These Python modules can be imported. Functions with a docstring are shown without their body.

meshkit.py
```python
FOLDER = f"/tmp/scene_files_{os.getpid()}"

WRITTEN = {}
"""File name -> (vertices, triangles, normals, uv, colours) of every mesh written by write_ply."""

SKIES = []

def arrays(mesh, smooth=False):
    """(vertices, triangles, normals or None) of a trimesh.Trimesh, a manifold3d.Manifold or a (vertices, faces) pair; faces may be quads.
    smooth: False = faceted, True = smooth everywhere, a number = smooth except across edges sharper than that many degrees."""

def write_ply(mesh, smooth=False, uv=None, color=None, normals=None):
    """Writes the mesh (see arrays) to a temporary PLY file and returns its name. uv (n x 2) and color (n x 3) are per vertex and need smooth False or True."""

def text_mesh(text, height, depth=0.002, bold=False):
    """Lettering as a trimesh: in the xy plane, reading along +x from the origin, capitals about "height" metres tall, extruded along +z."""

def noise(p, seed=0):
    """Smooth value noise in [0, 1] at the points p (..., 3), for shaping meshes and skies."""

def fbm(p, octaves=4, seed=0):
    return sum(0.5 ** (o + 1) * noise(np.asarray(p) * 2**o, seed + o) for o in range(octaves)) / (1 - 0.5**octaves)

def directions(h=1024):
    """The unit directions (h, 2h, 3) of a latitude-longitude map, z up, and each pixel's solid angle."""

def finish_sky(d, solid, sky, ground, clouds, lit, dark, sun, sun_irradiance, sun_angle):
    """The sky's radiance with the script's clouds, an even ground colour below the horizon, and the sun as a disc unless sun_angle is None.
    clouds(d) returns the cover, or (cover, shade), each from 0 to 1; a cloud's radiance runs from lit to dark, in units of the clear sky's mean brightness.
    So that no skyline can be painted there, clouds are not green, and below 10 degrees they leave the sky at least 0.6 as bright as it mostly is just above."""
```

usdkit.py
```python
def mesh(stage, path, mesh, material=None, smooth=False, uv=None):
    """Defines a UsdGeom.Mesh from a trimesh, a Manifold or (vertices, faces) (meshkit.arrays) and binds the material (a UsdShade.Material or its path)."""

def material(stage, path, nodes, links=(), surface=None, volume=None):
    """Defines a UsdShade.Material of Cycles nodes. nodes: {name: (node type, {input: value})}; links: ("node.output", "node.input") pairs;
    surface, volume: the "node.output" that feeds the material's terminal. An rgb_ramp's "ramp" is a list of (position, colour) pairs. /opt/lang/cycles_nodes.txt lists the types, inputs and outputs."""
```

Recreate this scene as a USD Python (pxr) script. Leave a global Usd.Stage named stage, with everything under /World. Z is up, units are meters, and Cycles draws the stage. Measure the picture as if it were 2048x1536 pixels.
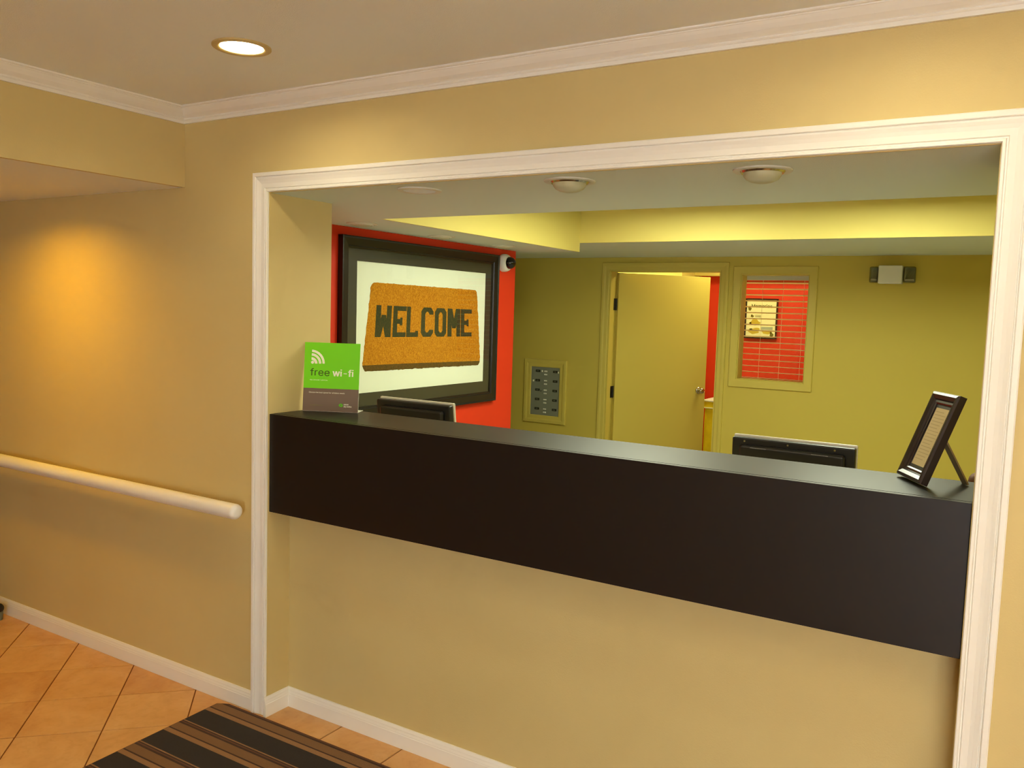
import math
import numpy as np
import trimesh
import meshkit
import usdkit
from shapely.geometry import Polygon, box as sbox
from shapely import affinity
from shapely.ops import unary_union
from pxr import Usd, UsdGeom, UsdLux, UsdShade, Sdf, Gf, Vt

stage = Usd.Stage.CreateInMemory()
UsdGeom.SetStageUpAxis(stage, UsdGeom.Tokens.z)
UsdGeom.SetStageMetersPerUnit(stage, 1.0)
UsdGeom.Xform.Define(stage, '/World')
UsdGeom.Scope.Define(stage, '/World/Looks')

# ------------------------------------------------------------------ camera, daylight, exposure
EXPOSURE = 0.0
CAM = np.array([2.5146, -2.2976, 1.66])
YAW, PITCH, ROLL, FPX = math.radians(31.3604), math.radians(-4.9657), math.radians(1.7646), 1681.28
_f = np.array([-math.sin(YAW) * math.cos(PITCH), math.cos(YAW) * math.cos(PITCH), math.sin(PITCH)])
_r = np.cross(_f, [0, 0, 1]); _r /= np.linalg.norm(_r)
_u = np.cross(_r, _f)
_rr = math.cos(ROLL) * _r + math.sin(ROLL) * _u
_uu = -math.sin(ROLL) * _r + math.cos(ROLL) * _u
cam = UsdGeom.Camera.Define(stage, '/World/camera')
cam.CreateHorizontalApertureAttr(36.0)
cam.CreateVerticalApertureAttr(27.0)
cam.CreateFocalLengthAttr(36.0 * FPX / 2048.0)
cam.CreateClippingRangeAttr(Gf.Vec2f(0.05, 100))
cam.CreateExposureAttr(EXPOSURE)
cam.AddTransformOp().Set(Gf.Matrix4d(*_rr, 0, *_uu, 0, *(-_f), 0, *CAM, 1))

DAYLIGHT = 3.7
sky = UsdLux.DomeLight.Define(stage, '/World/sky')
sky.CreateIntensityAttr(DAYLIGHT)
sky.CreateColorAttr(Gf.Vec3f(0.93, 0.97, 1.0))
# lamp colours and strengths (emission of the lenses built further down)
LOBBY_LAMP = ((1.0, 0.90, 0.61), 136.0)
ALCOVE_LAMP = ((1.0, 0.53, 0.01), 380.0)
OFFICE_LAMP = ((0.95, 1.0, 0.74), 17.0)
BACKROOM_LAMP = ((1.0, 0.90, 0.46), 13.0)

# ------------------------------------------------------------------ helpers
USED = {}


def numbered(parent, name):
    k = (parent, name)
    USED[k] = USED.get(k, -1) + 1
    return name if USED[k] == 0 else f'{name}_{USED[k]:03d}'


def path_of(parent):
    return '/World' if parent is None else (parent if isinstance(parent, str) else str(parent.GetPath()))


def tag(prim, label=None, cat=None, group=None, kind=None):
    for k, v in (('label', label), ('category', cat), ('group', group), ('kind', kind)):
        if v:
            prim.SetCustomDataByKey(k, v)
    return prim


def obj(name, mesh, mat, parent=None, smooth=False, label=None, cat=None, group=None, kind=None):
    base = path_of(parent)
    if isinstance(mesh, (list, tuple)) and len(mesh) and isinstance(mesh[0], trimesh.Trimesh):
        mesh = trimesh.util.concatenate(mesh)
    m = usdkit.mesh(stage, f'{base}/{numbered(base, name)}', mesh, M[mat], smooth=smooth)
    return tag(m.GetPrim(), label, cat, group, kind)


def thing(name, label, cat, loc=(0, 0, 0), rotz=0.0, group=None, kind=None):
    x = UsdGeom.Xform.Define(stage, '/World/' + numbered('/World', name))
    if any(loc):
        x.AddTranslateOp().Set(Gf.Vec3d(*map(float, loc)))
    if rotz:
        x.AddRotateZOp().Set(rotz)
    return tag(x.GetPrim(), label, cat, group, kind)


def copy_of(src, loc, label, rotz=0.0):
    was = src.GetCustomData()
    x = UsdGeom.Xform.Define(stage, '/World/' + numbered('/World', src.GetName()))
    x.AddTranslateOp().Set(Gf.Vec3d(*map(float, loc)))
    if rotz:
        x.AddRotateZOp().Set(rotz)
    p = x.GetPrim()
    p.GetReferences().AddInternalReference(src.GetPath())
    p.SetInstanceable(True)
    return tag(p, label, was['category'], was.get('group'))


def bx(x0, x1, y0, y1, z0, z1):
    m = trimesh.creation.box(extents=(x1 - x0, y1 - y0, z1 - z0))
    m.apply_translation(((x0 + x1) / 2, (y0 + y1) / 2, (z0 + z1) / 2))
    return m


def rbox(x0, x1, y0, y1, z0, z1, r=0.003, seg=2):
    """Box with every edge chamfered/rounded by r."""
    import manifold3d as m3
    pts = []
    s = m3.Manifold.sphere(r, 4 * seg)
    a = []
    for x in (x0 + r, x1 - r):
        for y in (y0 + r, y1 - r):
            for z in (z0 + r, z1 - r):
                a.append(s.translate((x, y, z)))
    h = m3.Manifold.batch_hull(a)
    me = h.to_mesh()
    return trimesh.Trimesh(np.array(me.vert_properties)[:, :3], np.array(me.tri_verts), process=False)


def cyl(p, q, r, n=24, r2=None):
    """Frustum from p to q."""
    p, q = np.asarray(p, float), np.asarray(q, float)
    r2 = r if r2 is None else r2
    d = q - p
    L = np.linalg.norm(d)
    d = d / L
    a = np.cross(d, [0, 0, 1.0] if abs(d[2]) < 0.9 else [1.0, 0, 0]); a /= np.linalg.norm(a)
    b = np.cross(d, a)
    t = np.arange(n) * 2 * math.pi / n
    ring = np.cos(t)[:, None] * a + np.sin(t)[:, None] * b
    v = np.vstack([p + r * ring, q + r2 * ring, [p], [q]])
    f = []
    for i in range(n):
        j = (i + 1) % n
        f += [[i, j, n + j], [i, n + j, n + i], [2 * n, j, i], [2 * n + 1, n + i, n + j]]
    m = trimesh.Trimesh(v, np.array(f), process=False)
    m.fix_normals()
    return m


def lathe(profile, n=48, closed=False):
    """Revolve (r, z) points about z."""
    m = trimesh.creation.revolve(np.asarray(profile, float), sections=n)
    return m


def prism(rings_a, rings_b, poly2d):
    """Solid between two matching cross-sections (n x 3 arrays); poly2d: the section in 2D, for the caps."""
    n = len(rings_a)
    v = np.vstack([rings_a, rings_b])
    f = []
    for i in range(n):
        j = (i + 1) % n
        f += [[i, j, n + j], [i, n + j, n + i]]
    cv, cf = trimesh.creation.triangulate_polygon(Polygon(poly2d), engine='earcut')
    idx = [int(np.argmin(((np.asarray(poly2d) - c) ** 2).sum(1))) for c in cv]
    for t in cf:
        a, b, c = (idx[k] for k in t)
        f += [[a, b, c], [n + c, n + b, n + a]]
    m = trimesh.Trimesh(v, np.array(f), process=False)
    m.fix_normals()
    return m


def extr(poly, depth, frame):
    """Extrude a shapely polygon by depth; frame = (origin, ex, ey) in world, extruded along ex x ey."""
    o, ex, ey = (np.asarray(a, float) for a in frame)
    nz = np.cross(ex, ey)
    polys = getattr(poly, 'geoms', [poly])
    ms = [trimesh.creation.extrude_polygon(g, depth, engine='earcut') for g in polys if g.area > 1e-9]
    m = trimesh.util.concatenate(ms)
    return place(m, o, ex, ey, nz)


def place(m, o, ex, ey, nz):
    T = np.eye(4)
    T[:3, 0], T[:3, 1], T[:3, 2], T[:3, 3] = ex, ey, nz, o
    m = m.copy()
    m.apply_transform(T)
    return m


def text(s, height, width, o, ex, ey, depth=0.0006, bold=False):
    """Lettering whose box is `width` wide, at o, reading along ex."""
    m = meshkit.text_mesh(s, height, depth, bold)
    w = m.bounds[1][0] - m.bounds[0][0]
    m.apply_translation((-m.bounds[0][0], 0, 0))
    if width:
        m.apply_scale([width / w, 1, 1])
    return place(m, np.asarray(o, float), np.asarray(ex, float), np.asarray(ey, float), np.cross(ex, ey))


def mitre_frame(profile, x0, x1, z0, z1, y, sides='lrtb', out=-1.0, plane='xz'):
    """Frame of a rectangular hole in a wall, one mesh a side. profile: (u away from the hole, d off the wall).
    plane 'xz' (wall at y, sticking out towards out*y) or 'yz' (wall at x)."""
    pr = np.asarray(profile, float)
    res = {}

    def ring(cx, cz, sx, sz):
        a = np.zeros((len(pr), 3))
        h = cx + sx * pr[:, 0]
        v = cz + sz * pr[:, 0]
        d = y + out * pr[:, 1]
        if plane == 'xz':
            a[:, 0], a[:, 1], a[:, 2] = h, d, v
        else:
            a[:, 1], a[:, 0], a[:, 2] = h, d, v
        return a
    full = sides == 'lrtb'
    b = -1 if 'b' in sides else 0
    if 'l' in sides:
        res['l'] = prism(ring(x0, z0, -1, b), ring(x0, z1, -1, 1), pr)
    if 'r' in sides:
        res['r'] = prism(ring(x1, z0, 1, b), ring(x1, z1, 1, 1), pr)
    if 't' in sides:
        res['t'] = prism(ring(x0, z1, -1, 1), ring(x1, z1, 1, 1), pr)
    if 'b' in sides:
        res['b'] = prism(ring(x0, z0, -1, -1), ring(x1, z0, 1, -1), pr)
    return res


# ------------------------------------------------------------------ materials
M = {}


def lin(c):
    c = np.asarray(c, float) / 255.0
    return tuple(np.where(c <= 0.04045, c / 12.92, ((c + 0.055) / 1.055) ** 2.4))


def plain(name, rgb, rough=0.5, spec=0.5, metallic=0.0, bump=None, coat=0.0, mottled=None, **kw):
    nodes = {'p': ('principled_bsdf', dict(base_color=lin(rgb), roughness=rough, specular_ior_level=spec, metallic=metallic, coat_weight=coat, **kw))}
    links = []
    if bump or mottled:
        nodes['g'] = ('geometry', {})
    if bump:
        nodes['n'] = ('noise_texture', dict(scale=bump[0], detail=3.0, roughness=0.6))
        nodes['b'] = ('bump', dict(strength=bump[1], distance=bump[2]))
        links += [('g.position', 'n.vector'), ('n.fac', 'b.height'), ('b.normal', 'p.normal')]
    if mottled:
        sc, c2, lo, hi = mottled
        nodes['m'] = ('noise_texture', dict(scale=sc, detail=5.0, roughness=0.6))
        nodes['r'] = ('rgb_ramp', {'ramp': [(lo, lin(rgb)), (hi, lin(c2))]})
        links += [('g.position', 'm.vector'), ('m.fac', 'r.fac'), ('r.color', 'p.base_color')]
    M[name] = usdkit.material(stage, f'/World/Looks/{name}', nodes, links, surface='p.BSDF')


def emit(name, rgb, strength):
    M[name] = usdkit.material(stage, f'/World/Looks/{name}', {'e': ('emission', dict(color=rgb, strength=strength))}, [], surface='e.emission')


plain('wall_beige', (208, 187, 129), 0.62, 0.3, bump=(190, 0.10, 0.004), mottled=(2.2, (205, 183, 124), 0.35, 0.7))
plain('wall_olive', (203, 184, 82), 0.6, 0.3, bump=(190, 0.10, 0.004))
plain('wall_yellow_lit', (222, 204, 112), 0.6, 0.3, bump=(190, 0.08, 0.004))  # back room walls; on the tray, olive paint with lamp brightness in its colour
plain('wall_red', (224, 58, 26), 0.55, 0.3, bump=(190, 0.08, 0.004))
plain('ceiling_paint', (236, 238, 234), 0.8, 0.2, bump=(240, 0.25, 0.004))
plain('office_ceiling_paint', (214, 221, 207), 0.8, 0.2, bump=(240, 0.25, 0.004))
plain('white_trim', (236, 232, 222), 0.36, 0.45)
plain('olive_trim', (205, 187, 88), 0.42, 0.4)
plain('white_plastic', (226, 226, 214), 0.4, 0.4)
plain('grey_plastic', (186, 190, 176), 0.4, 0.4)
plain('black_laminate', (20, 15, 14), 0.40, 0.4, bump=(420, 0.05, 0.002), mottled=(38, (23, 17, 16), 0.4, 0.75))
plain('desk_laminate', (186, 190, 188), 0.4)
plain('black_plastic', (24, 23, 24), 0.33, 0.5)
plain('vent_lit_grey', (196, 196, 192), 0.4, 0.5)  # pale tone stands in for light caught on the dark vent ribs
plain('dark_plastic', (74, 73, 72), 0.4, 0.5)
plain('silver_plastic', (206, 200, 180), 0.35, 0.5)
plain('frame_black', (27, 24, 22), 0.30, 0.5)
plain('frame_espresso', (36, 26, 24), 0.22, 0.6)
plain('mat_board', (62, 60, 48), 0.5, 0.4)
plain('print_white', (240, 246, 226), 0.6, 0.3)
plain('coir', (212, 148, 38), 0.95, 0.1, mottled=(120, (172, 104, 18), 0.34, 0.66))
plain('coir_edge', (112, 82, 34), 0.95, 0.1, mottled=(80, (78, 62, 34), 0.3, 0.7))
plain('coir_ink', (56, 62, 42), 0.95, 0.1, mottled=(110, (84, 72, 40), 0.45, 0.72))
plain('sign_green', (118, 214, 14), 0.4, 0.4)
plain('sign_brown', (118, 98, 82), 0.4, 0.4)
plain('ink_grey', (72, 92, 34), 0.6, 0.2)
plain('ink_white', (240, 240, 216), 0.6, 0.2)
plain('ink_green', (96, 196, 34), 0.6, 0.2)
plain('ink_dim', (126, 122, 70), 0.6, 0.2)
plain('paper', (208, 190, 140), 0.7, 0.2)
plain('paper_ink', (186, 166, 120), 0.7, 0.2)
plain('poster_paper', (246, 244, 190), 0.6, 0.2)
plain('poster_ink', (112, 104, 30), 0.6, 0.2)
plain('poster_gold', (206, 182, 62), 0.6, 0.2)
plain('poster_blue', (176, 186, 160), 0.6, 0.2)
plain('chrome', (200, 196, 184), 0.18, 0.5, metallic=1.0)
plain('brushed_metal', (128, 132, 116), 0.45, 0.4)
plain('hinge_black', (26, 22, 18), 0.4, 0.5)
plain('slot_black', (34, 36, 26), 0.45, 0.4)
plain('blind_cream', (236, 214, 160), 0.5, 0.3)
plain('vinyl_yellow', (236, 212, 20), 0.5, 0.4, mottled=(9, (216, 188, 14), 0.35, 0.7))
plain('chair_brown', (98, 62, 36), 0.6, 0.3)
plain('stool_black', (22, 21, 24), 0.4, 0.5)
plain('glide_grey', (112, 118, 98), 0.5, 0.4)
plain('grout', (132, 82, 44), 0.9, 0.1, mottled=(30, (108, 66, 34), 0.35, 0.7))
plain('office_floor', (168, 170, 166), 0.8, 0.2)
emit('lobby_lens', *LOBBY_LAMP)
emit('alcove_lens', *ALCOVE_LAMP)
emit('office_lens', *OFFICE_LAMP)
emit('backroom_lens', *BACKROOM_LAMP)

# clear glass that sunlight and lamps pass: a thin facing-dependent reflection over a transparent pane
def glass_look(name, tint, rough, lo, hi, power):
    M[name] = usdkit.material(stage, f'/World/Looks/{name}', {
        't': ('transparent_bsdf', dict(color=tint)), 'g': ('glossy_bsdf', dict(roughness=rough, color=(0.9, 0.9, 0.88))),
        'w': ('layer_weight', dict(blend=0.5)), 'q': ('math', dict(math_type='power', value2=power)), 'a': ('math', dict(math_type='multiply_add', value2=hi, value3=lo)), 'x': ('mix_closure', {})},
        [('w.facing', 'q.value1'), ('q.value', 'a.value1'), ('a.value', 'x.fac'), ('t.BSDF', 'x.closure1'), ('g.BSDF', 'x.closure2')], surface='x.closure')


glass_look('glass', (0.99, 0.99, 0.985), 0.015, 0.02, 0.35, 4.0)
glass_look('lamp_glass', (0.66, 0.66, 0.58), 0.12, 0.06, 0.5, 3.0)


def tile_look(name, a, b, c, shift):
    M[name] = usdkit.material(stage, f'/World/Looks/{name}', {
        'g': ('geometry', {}), 'mp': ('mapping', dict(location=shift, scale=(1, 1, 1))),
        'n1': ('noise_texture', dict(scale=5.5, detail=6.0, roughness=0.62, distortion=0.7)),
        'n2': ('noise_texture', dict(scale=26.0, detail=4.0, roughness=0.6)),
        'r1': ('rgb_ramp', {'ramp': [(0.3, lin(a)), (0.5, lin(b)), (0.72, lin(c))]}),
        'r2': ('rgb_ramp', {'ramp': [(0.30, (0.90, 0.86, 0.80)), (0.50, (1, 1, 1))]}),
        'mx': ('mix', dict(mix_type='multiply', fac=0.8)),
        'bp': ('bump', dict(strength=0.22, distance=0.003)),
        'p': ('principled_bsdf', dict(roughness=0.42, specular_ior_level=0.4))},
        [('g.position', 'mp.vector'), ('mp.vector', 'n1.vector'), ('mp.vector', 'n2.vector'), ('n1.fac', 'r1.fac'), ('n2.fac', 'r2.fac'), ('r1.color', 'mx.color1'), ('r2.color', 'mx.color2'),
         ('mx.color', 'p.base_color'), ('n2.fac', 'bp.height'), ('bp.normal', 'p.normal')], surface='p.BSDF')


tile_look('tile_a', (202, 150, 92), (212, 164, 106), (220, 176, 122), (0, 0, 0))
tile_look('tile_b', (196, 142, 84), (206, 156, 100), (216, 170, 112), (3.1, 1.7, 0))
tile_look('tile_c', (204, 156, 98), (216, 170, 114), (224, 182, 128), (7.3, 4.2, 0))

# striped pile rug: stripes run along x; one period is black, tan pinstripe, dark line, brown, dark line, tan pinstripe
RUG_Y0 = -0.030
_blk, _brn, _tan, _drk, _red = lin((38, 29, 25)), lin((126, 93, 58)), lin((150, 112, 72)), lin((62, 36, 24)), lin((100, 62, 42))
M['rug_pile'] = usdkit.material(stage, '/World/Looks/rug_pile', {
    'g': ('geometry', {}), 's': ('separate_xyz', {}),
    'u': ('math', dict(math_type='multiply_add', value2=-1 / 0.197, value3=RUG_Y0 / 0.197)),
    'w': ('math', dict(math_type='fraction')),
    'r': ('rgb_ramp', {'interpolate': False, 'ramp': [(0.0, _red), (0.03, _drk), (0.075, _brn), (0.10, _brn), (0.28, _drk), (0.315, _tan), (0.41, _tan), (0.435, _blk), (0.935, _tan), (0.965, _drk)]}),
    'n': ('noise_texture', dict(scale=420.0, detail=2.0)),
    'nr': ('rgb_ramp', {'ramp': [(0.3, (0.7, 0.7, 0.7)), (0.7, (1.15, 1.15, 1.15))]}),
    'mx': ('mix', dict(mix_type='multiply', fac=1.0)),
    'b': ('bump', dict(strength=0.6, distance=0.003)),
    'p': ('principled_bsdf', dict(roughness=0.95, specular_ior_level=0.1, sheen_weight=0.15))},
    [('g.position', 's.vector'), ('s.y', 'u.value1'), ('u.value', 'w.value1'), ('w.value', 'r.fac'), ('g.position', 'n.vector'), ('n.fac', 'nr.fac'), ('r.color', 'mx.color1'), ('nr.color', 'mx.color2'),
     ('mx.color', 'p.base_color'), ('n.fac', 'b.height'), ('b.normal', 'p.normal')], surface='p.BSDF')

# ------------------------------------------------------------------ measures (metres)
W, H0 = 2.430, 2.083                   # opening in the front wall
HC, XS, HS = 2.44, -0.498, 2.127       # lobby ceiling; soffit face; soffit underside
YR, YL, YF, YCB = 0.340, 0.1175, 0.006, 0.325
ZT, ZB = 1.2286, 0.8375
XR, YE = -0.629, 2.857                 # red wall
XT, YT0, YT1, ZTR = -0.182, 0.8775, 2.975, 2.362   # ceiling tray over the office
HB, YB = 2.145, 4.3865
RX, LX, RY = 5.4, -4.2, -5.4           # lobby right, left, rear
OX = 3.3                               # office right wall
TOP = 2.75


def struct(name, mesh, mat, label, cat, **kw):
    return obj(name, mesh, mat, None, label=label, cat=cat, kind='structure', **kw)


# front wall: two piers and the header over the opening
struct('wall_front', [bx(LX, 0, 0, YR, 0, TOP), bx(W, RX, 0, YR, 0, TOP), bx(0, W, 0, YR, H0 + 0.016, TOP), bx(0, W, 0, 0.008, H0, H0 + 0.016)], 'wall_beige',
       'beige painted front wall with the wide reception opening cut through it', 'wall')
struct('wall_knee', bx(0, W, YL, YL + 0.14, 0, ZB + 0.35), 'wall_beige', 'beige half wall below the black reception counter', 'wall')
struct('wall_left', bx(LX - 0.15, LX, RY, 0, 0, TOP), 'wall_beige', 'beige lobby wall far to the left, under the lowered ceiling', 'wall')
struct('wall_right', bx(RX, RX + 0.15, RY, 0, 0, TOP), 'wall_beige', 'beige lobby wall closing the right side', 'wall')
# rear lobby wall with a glazed entrance that lets the daylight in
SX0, SX1, SZ0, SZ1 = 2.9, 5.2, 0.12, 2.3
struct('wall_rear', [bx(LX, SX0, RY - 0.15, RY, 0, TOP), bx(SX1, RX, RY - 0.15, RY, 0, TOP), bx(SX0, SX1, RY - 0.15, RY, SZ1, TOP), bx(SX0, SX1, RY - 0.15, RY, 0, SZ0)],
       'wall_beige', 'beige lobby wall around the glazed entrance behind the camera', 'wall')
# ceilings
LAMPS = [(0.402, -0.481), (2.25, -0.48), (1.40, -1.05), (3.30, -1.40), (4.3, -0.6), (2.3, -1.58)]  # cans listed after the rug one are unseen, added for lobby fill
ALCOVE = [(-1.30, -0.50)]


def holed(x0, x1, y0, y1, z0, z1, spots, r=0.0655, depth=0.075):
    import manifold3d as m3
    b = m3.Manifold.cube((x1 - x0, y1 - y0, z1 - z0)).translate((x0, y0, z0))
    for x, y in spots:
        b = b - m3.Manifold.cylinder(depth + 0.01, r, r, 48).translate((x, y, z0 - 0.01))
    me = b.to_mesh()
    return trimesh.Trimesh(np.array(me.vert_properties)[:, :3], np.array(me.tri_verts), process=False)


struct('ceiling_lobby', holed(XS, RX, RY, 0, HC, HC + 0.12, LAMPS), 'ceiling_paint', 'off-white lobby ceiling with the lit recessed light', 'ceiling')
sof = thing('soffit', 'beige bulkhead lowering the ceiling at the left of the lobby', 'soffit', kind='structure')
obj('fascia', bx(XS - 0.02, XS, RY, 0, HS, HC), 'wall_beige', sof)
obj('underside', [holed(LX, XS - 0.02, RY, 0, HS, HS + 0.12, ALCOVE), bx(LX, XS - 0.02, RY, 0, HC, HC + 0.12)], 'ceiling_paint', sof)
# office
struct('wall_red', bx(XR - 0.12, XR, YR, YE, 0, TOP), 'wall_red', 'bright red office wall carrying the framed doormat picture', 'wall')
DX0, DX1, DZ = -0.590, 0.373, 2.026      # office door opening
WX0, WX1, WZ0, WZ1 = 0.540, 1.075, 1.165, 2.012
BT = 0.13
ib = [bx(-2.6, DX0, YB, YB + BT, 0, TOP), bx(DX0, DX1, YB, YB + BT, DZ, TOP), bx(DX1, WX0, YB, YB + BT, 0, TOP), bx(WX1, OX, YB, YB + BT, 0, TOP),
      bx(WX0, WX1, YB, YB + BT, 0, WZ0), bx(WX0, WX1, YB, YB + BT, WZ1, TOP)]
struct('wall_back', ib, 'wall_olive', 'olive yellow office wall with the open door and the small window', 'wall')
struct('wall_office_right', bx(OX, OX + 0.12, YR, YB, 0, TOP), 'wall_olive', 'olive yellow side wall of the office, to the right', 'wall')
struct('wall_office_left', [bx(-2.72, -2.6, YE - 0.12, YB, 0, TOP), bx(-2.6, XR - 0.12, YE - 0.12, YE, 0, TOP)], 'wall_olive', 'olive yellow wall hidden around the end of the red wall', 'wall')
cof = thing('ceiling_office', 'lowered pale office ceiling around the yellow light tray', 'ceiling', kind='structure')
obj('front_soffit', [bx(XR, OX, YR, YT0, H0, TOP), bx(0, W, 0.008, YR, H0, H0 + 0.016)], 'office_ceiling_paint', cof, label='pale soffit above the counter with three dead downlights')
obj('left_soffit', bx(XR, XT - 0.012, YT0, YT1, H0, TOP), 'office_ceiling_paint', cof, label='pale soffit along the red wall with three dead downlights')
obj('rear_soffit', [bx(-2.6, OX, YT1 + 0.012, YB, HB, TOP), bx(-2.6, XR, YE, YT1 + 0.012, HB, TOP)], 'office_ceiling_paint', cof, label='pale soffit above the open door')
obj('tray_side', bx(XT - 0.012, XT, YT0, YT1, H0, TOP), 'wall_yellow_lit', cof, label='left side of the ceiling tray, olive paint lightened as if lit')
obj('tray_back', bx(XT - 0.012, OX, YT1, YT1 + 0.012, HB, TOP), 'wall_yellow_lit', cof, label='rear side of the ceiling tray, olive paint lightened as if lit')
obj('tray_front', bx(XT, OX, YT0, YT0 + 0.012, H0 + 0.002, TOP), 'wall_yellow_lit', cof)
obj('tray_ceiling', bx(XT, OX, YT0 + 0.012, YT1, ZTR, TOP), 'office_ceiling_paint', cof)
# small room behind the office
BY, BX0, BX1 = 6.0, -1.9, 2.6
struct('wall_backroom', bx(BX0, BX1, BY, BY + 0.1, 0, TOP), 'wall_red', 'red wall of the small room, seen through door gap and window', 'wall')
struct('wall_backroom_return', bx(BX0, -0.36, BY - 0.5, BY, 0, TOP), 'wall_yellow_lit', 'pale yellow wall corner glimpsed over the top of the open door', 'wall')
struct('wall_backroom_left', bx(BX0 - 0.1, BX0, YB + BT, BY, 0, TOP), 'wall_yellow_lit', 'pale yellow side wall of the small room behind the door', 'wall')
struct('wall_backroom_right', bx(BX1, BX1 + 0.1, YB + BT, BY, 0, TOP), 'wall_yellow_lit', 'pale yellow side wall of the small room behind the window', 'wall')
struct('ceiling_backroom', bx(BX0, BX1, YB + BT, BY, HC, HC + 0.1), 'ceiling_paint', 'white ceiling of the small room behind the door', 'ceiling')
struct('soffit_backroom', bx(-0.36, BX1, BY - 0.14, BY, 2.066, HC), 'wall_yellow_lit', 'yellow bulkhead above the red wall, seen over the open door', 'soffit')

# ------------------------------------------------------------------ floor with diagonal tiles
flo = thing('floor', 'floor of orange tan ceramic tiles laid diagonally, straight beside the counter', 'floor', kind='structure')
obj('base', bx(LX, RX, RY, YR, -0.06, -0.004), 'grout', flo, label='dark brown grout between the tiles')
obj('office_base', bx(-2.72, OX + 0.12, YR, BY + 0.1, -0.06, 0.0), 'office_floor', flo)
A = 0.304
lobby = Polygon([(LX, RY), (RX, RY), (RX, -0.03), (LX, -0.03)])
lobby = unary_union([lobby, sbox(LX, -0.04, 0, 0), sbox(W, -0.04, RX, 0)])
V0 = np.array([-0.42, -0.012])
e1, e2 = np.array([1, 1]) / math.sqrt(2), np.array([1, -1]) / math.sqrt(2)
rng = np.random.default_rng(7)
far = []
G = 0.005
rest = {'tile_a': [], 'tile_b': [], 'tile_c': []}


def tile_mesh(poly, dz):
    """A tile with an eased edge: bottom outline, top outline a little smaller."""
    c = [np.array(q.exterior.coords)[:-1] for q in (poly, poly.buffer(-0.0016, join_style=2))]
    if len(c[0]) != len(c[1]):
        return trimesh.creation.extrude_polygon(poly, 0.005 + dz, engine='earcut').apply_translation((0, 0, -0.005))
    a = np.c_[c[0], np.full(len(c[0]), -0.005)]
    m_ = np.c_[c[0], np.full(len(c[0]), -0.0012 + dz)]
    t = np.c_[c[1], np.full(len(c[1]), dz)]
    n = len(a)
    v = np.vstack([a, m_, t])
    f = []
    for k in (0, n):
        for i in range(n):
            j = (i + 1) % n
            f += [[k + i, k + j, k + n + j], [k + i, k + n + j, k + n + i]]
    for i in range(1, n - 1):
        f.append([2 * n, 2 * n + i, 2 * n + i + 1])
    m = trimesh.Trimesh(v, np.array(f), process=False)
    m.fix_normals()
    return m


for i in range(-26, 30):
    for j in range(-26, 30):
        c = V0 + A * (i + 0.5) * e1 + A * (j + 0.5) * e2
        if not (LX - 0.3 < c[0] < RX + 0.3 and RY - 0.3 < c[1] < 0.4):
            continue
        h = A / 2 - G / 2
        q = Polygon([c + h * e1 + h * e2, c + h * e1 - h * e2, c - h * e1 - h * e2, c - h * e1 + h * e2]).intersection(lobby)
        if q.is_empty or q.area < 1e-4 or q.geom_type != 'Polygon':
            continue
        q = q.simplify(1e-4)
        k = ('tile_a', 'tile_b', 'tile_c')[rng.integers(3)]
        dz = float(rng.uniform(-0.0004, 0.0006)) - 0.0006
        m = tile_mesh(q, dz)
        if -3.0 < c[0] < 0.9 and c[1] > -1.35:
            obj('tile', m, k, flo)
        else:
            rest[k].append(m)
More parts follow.
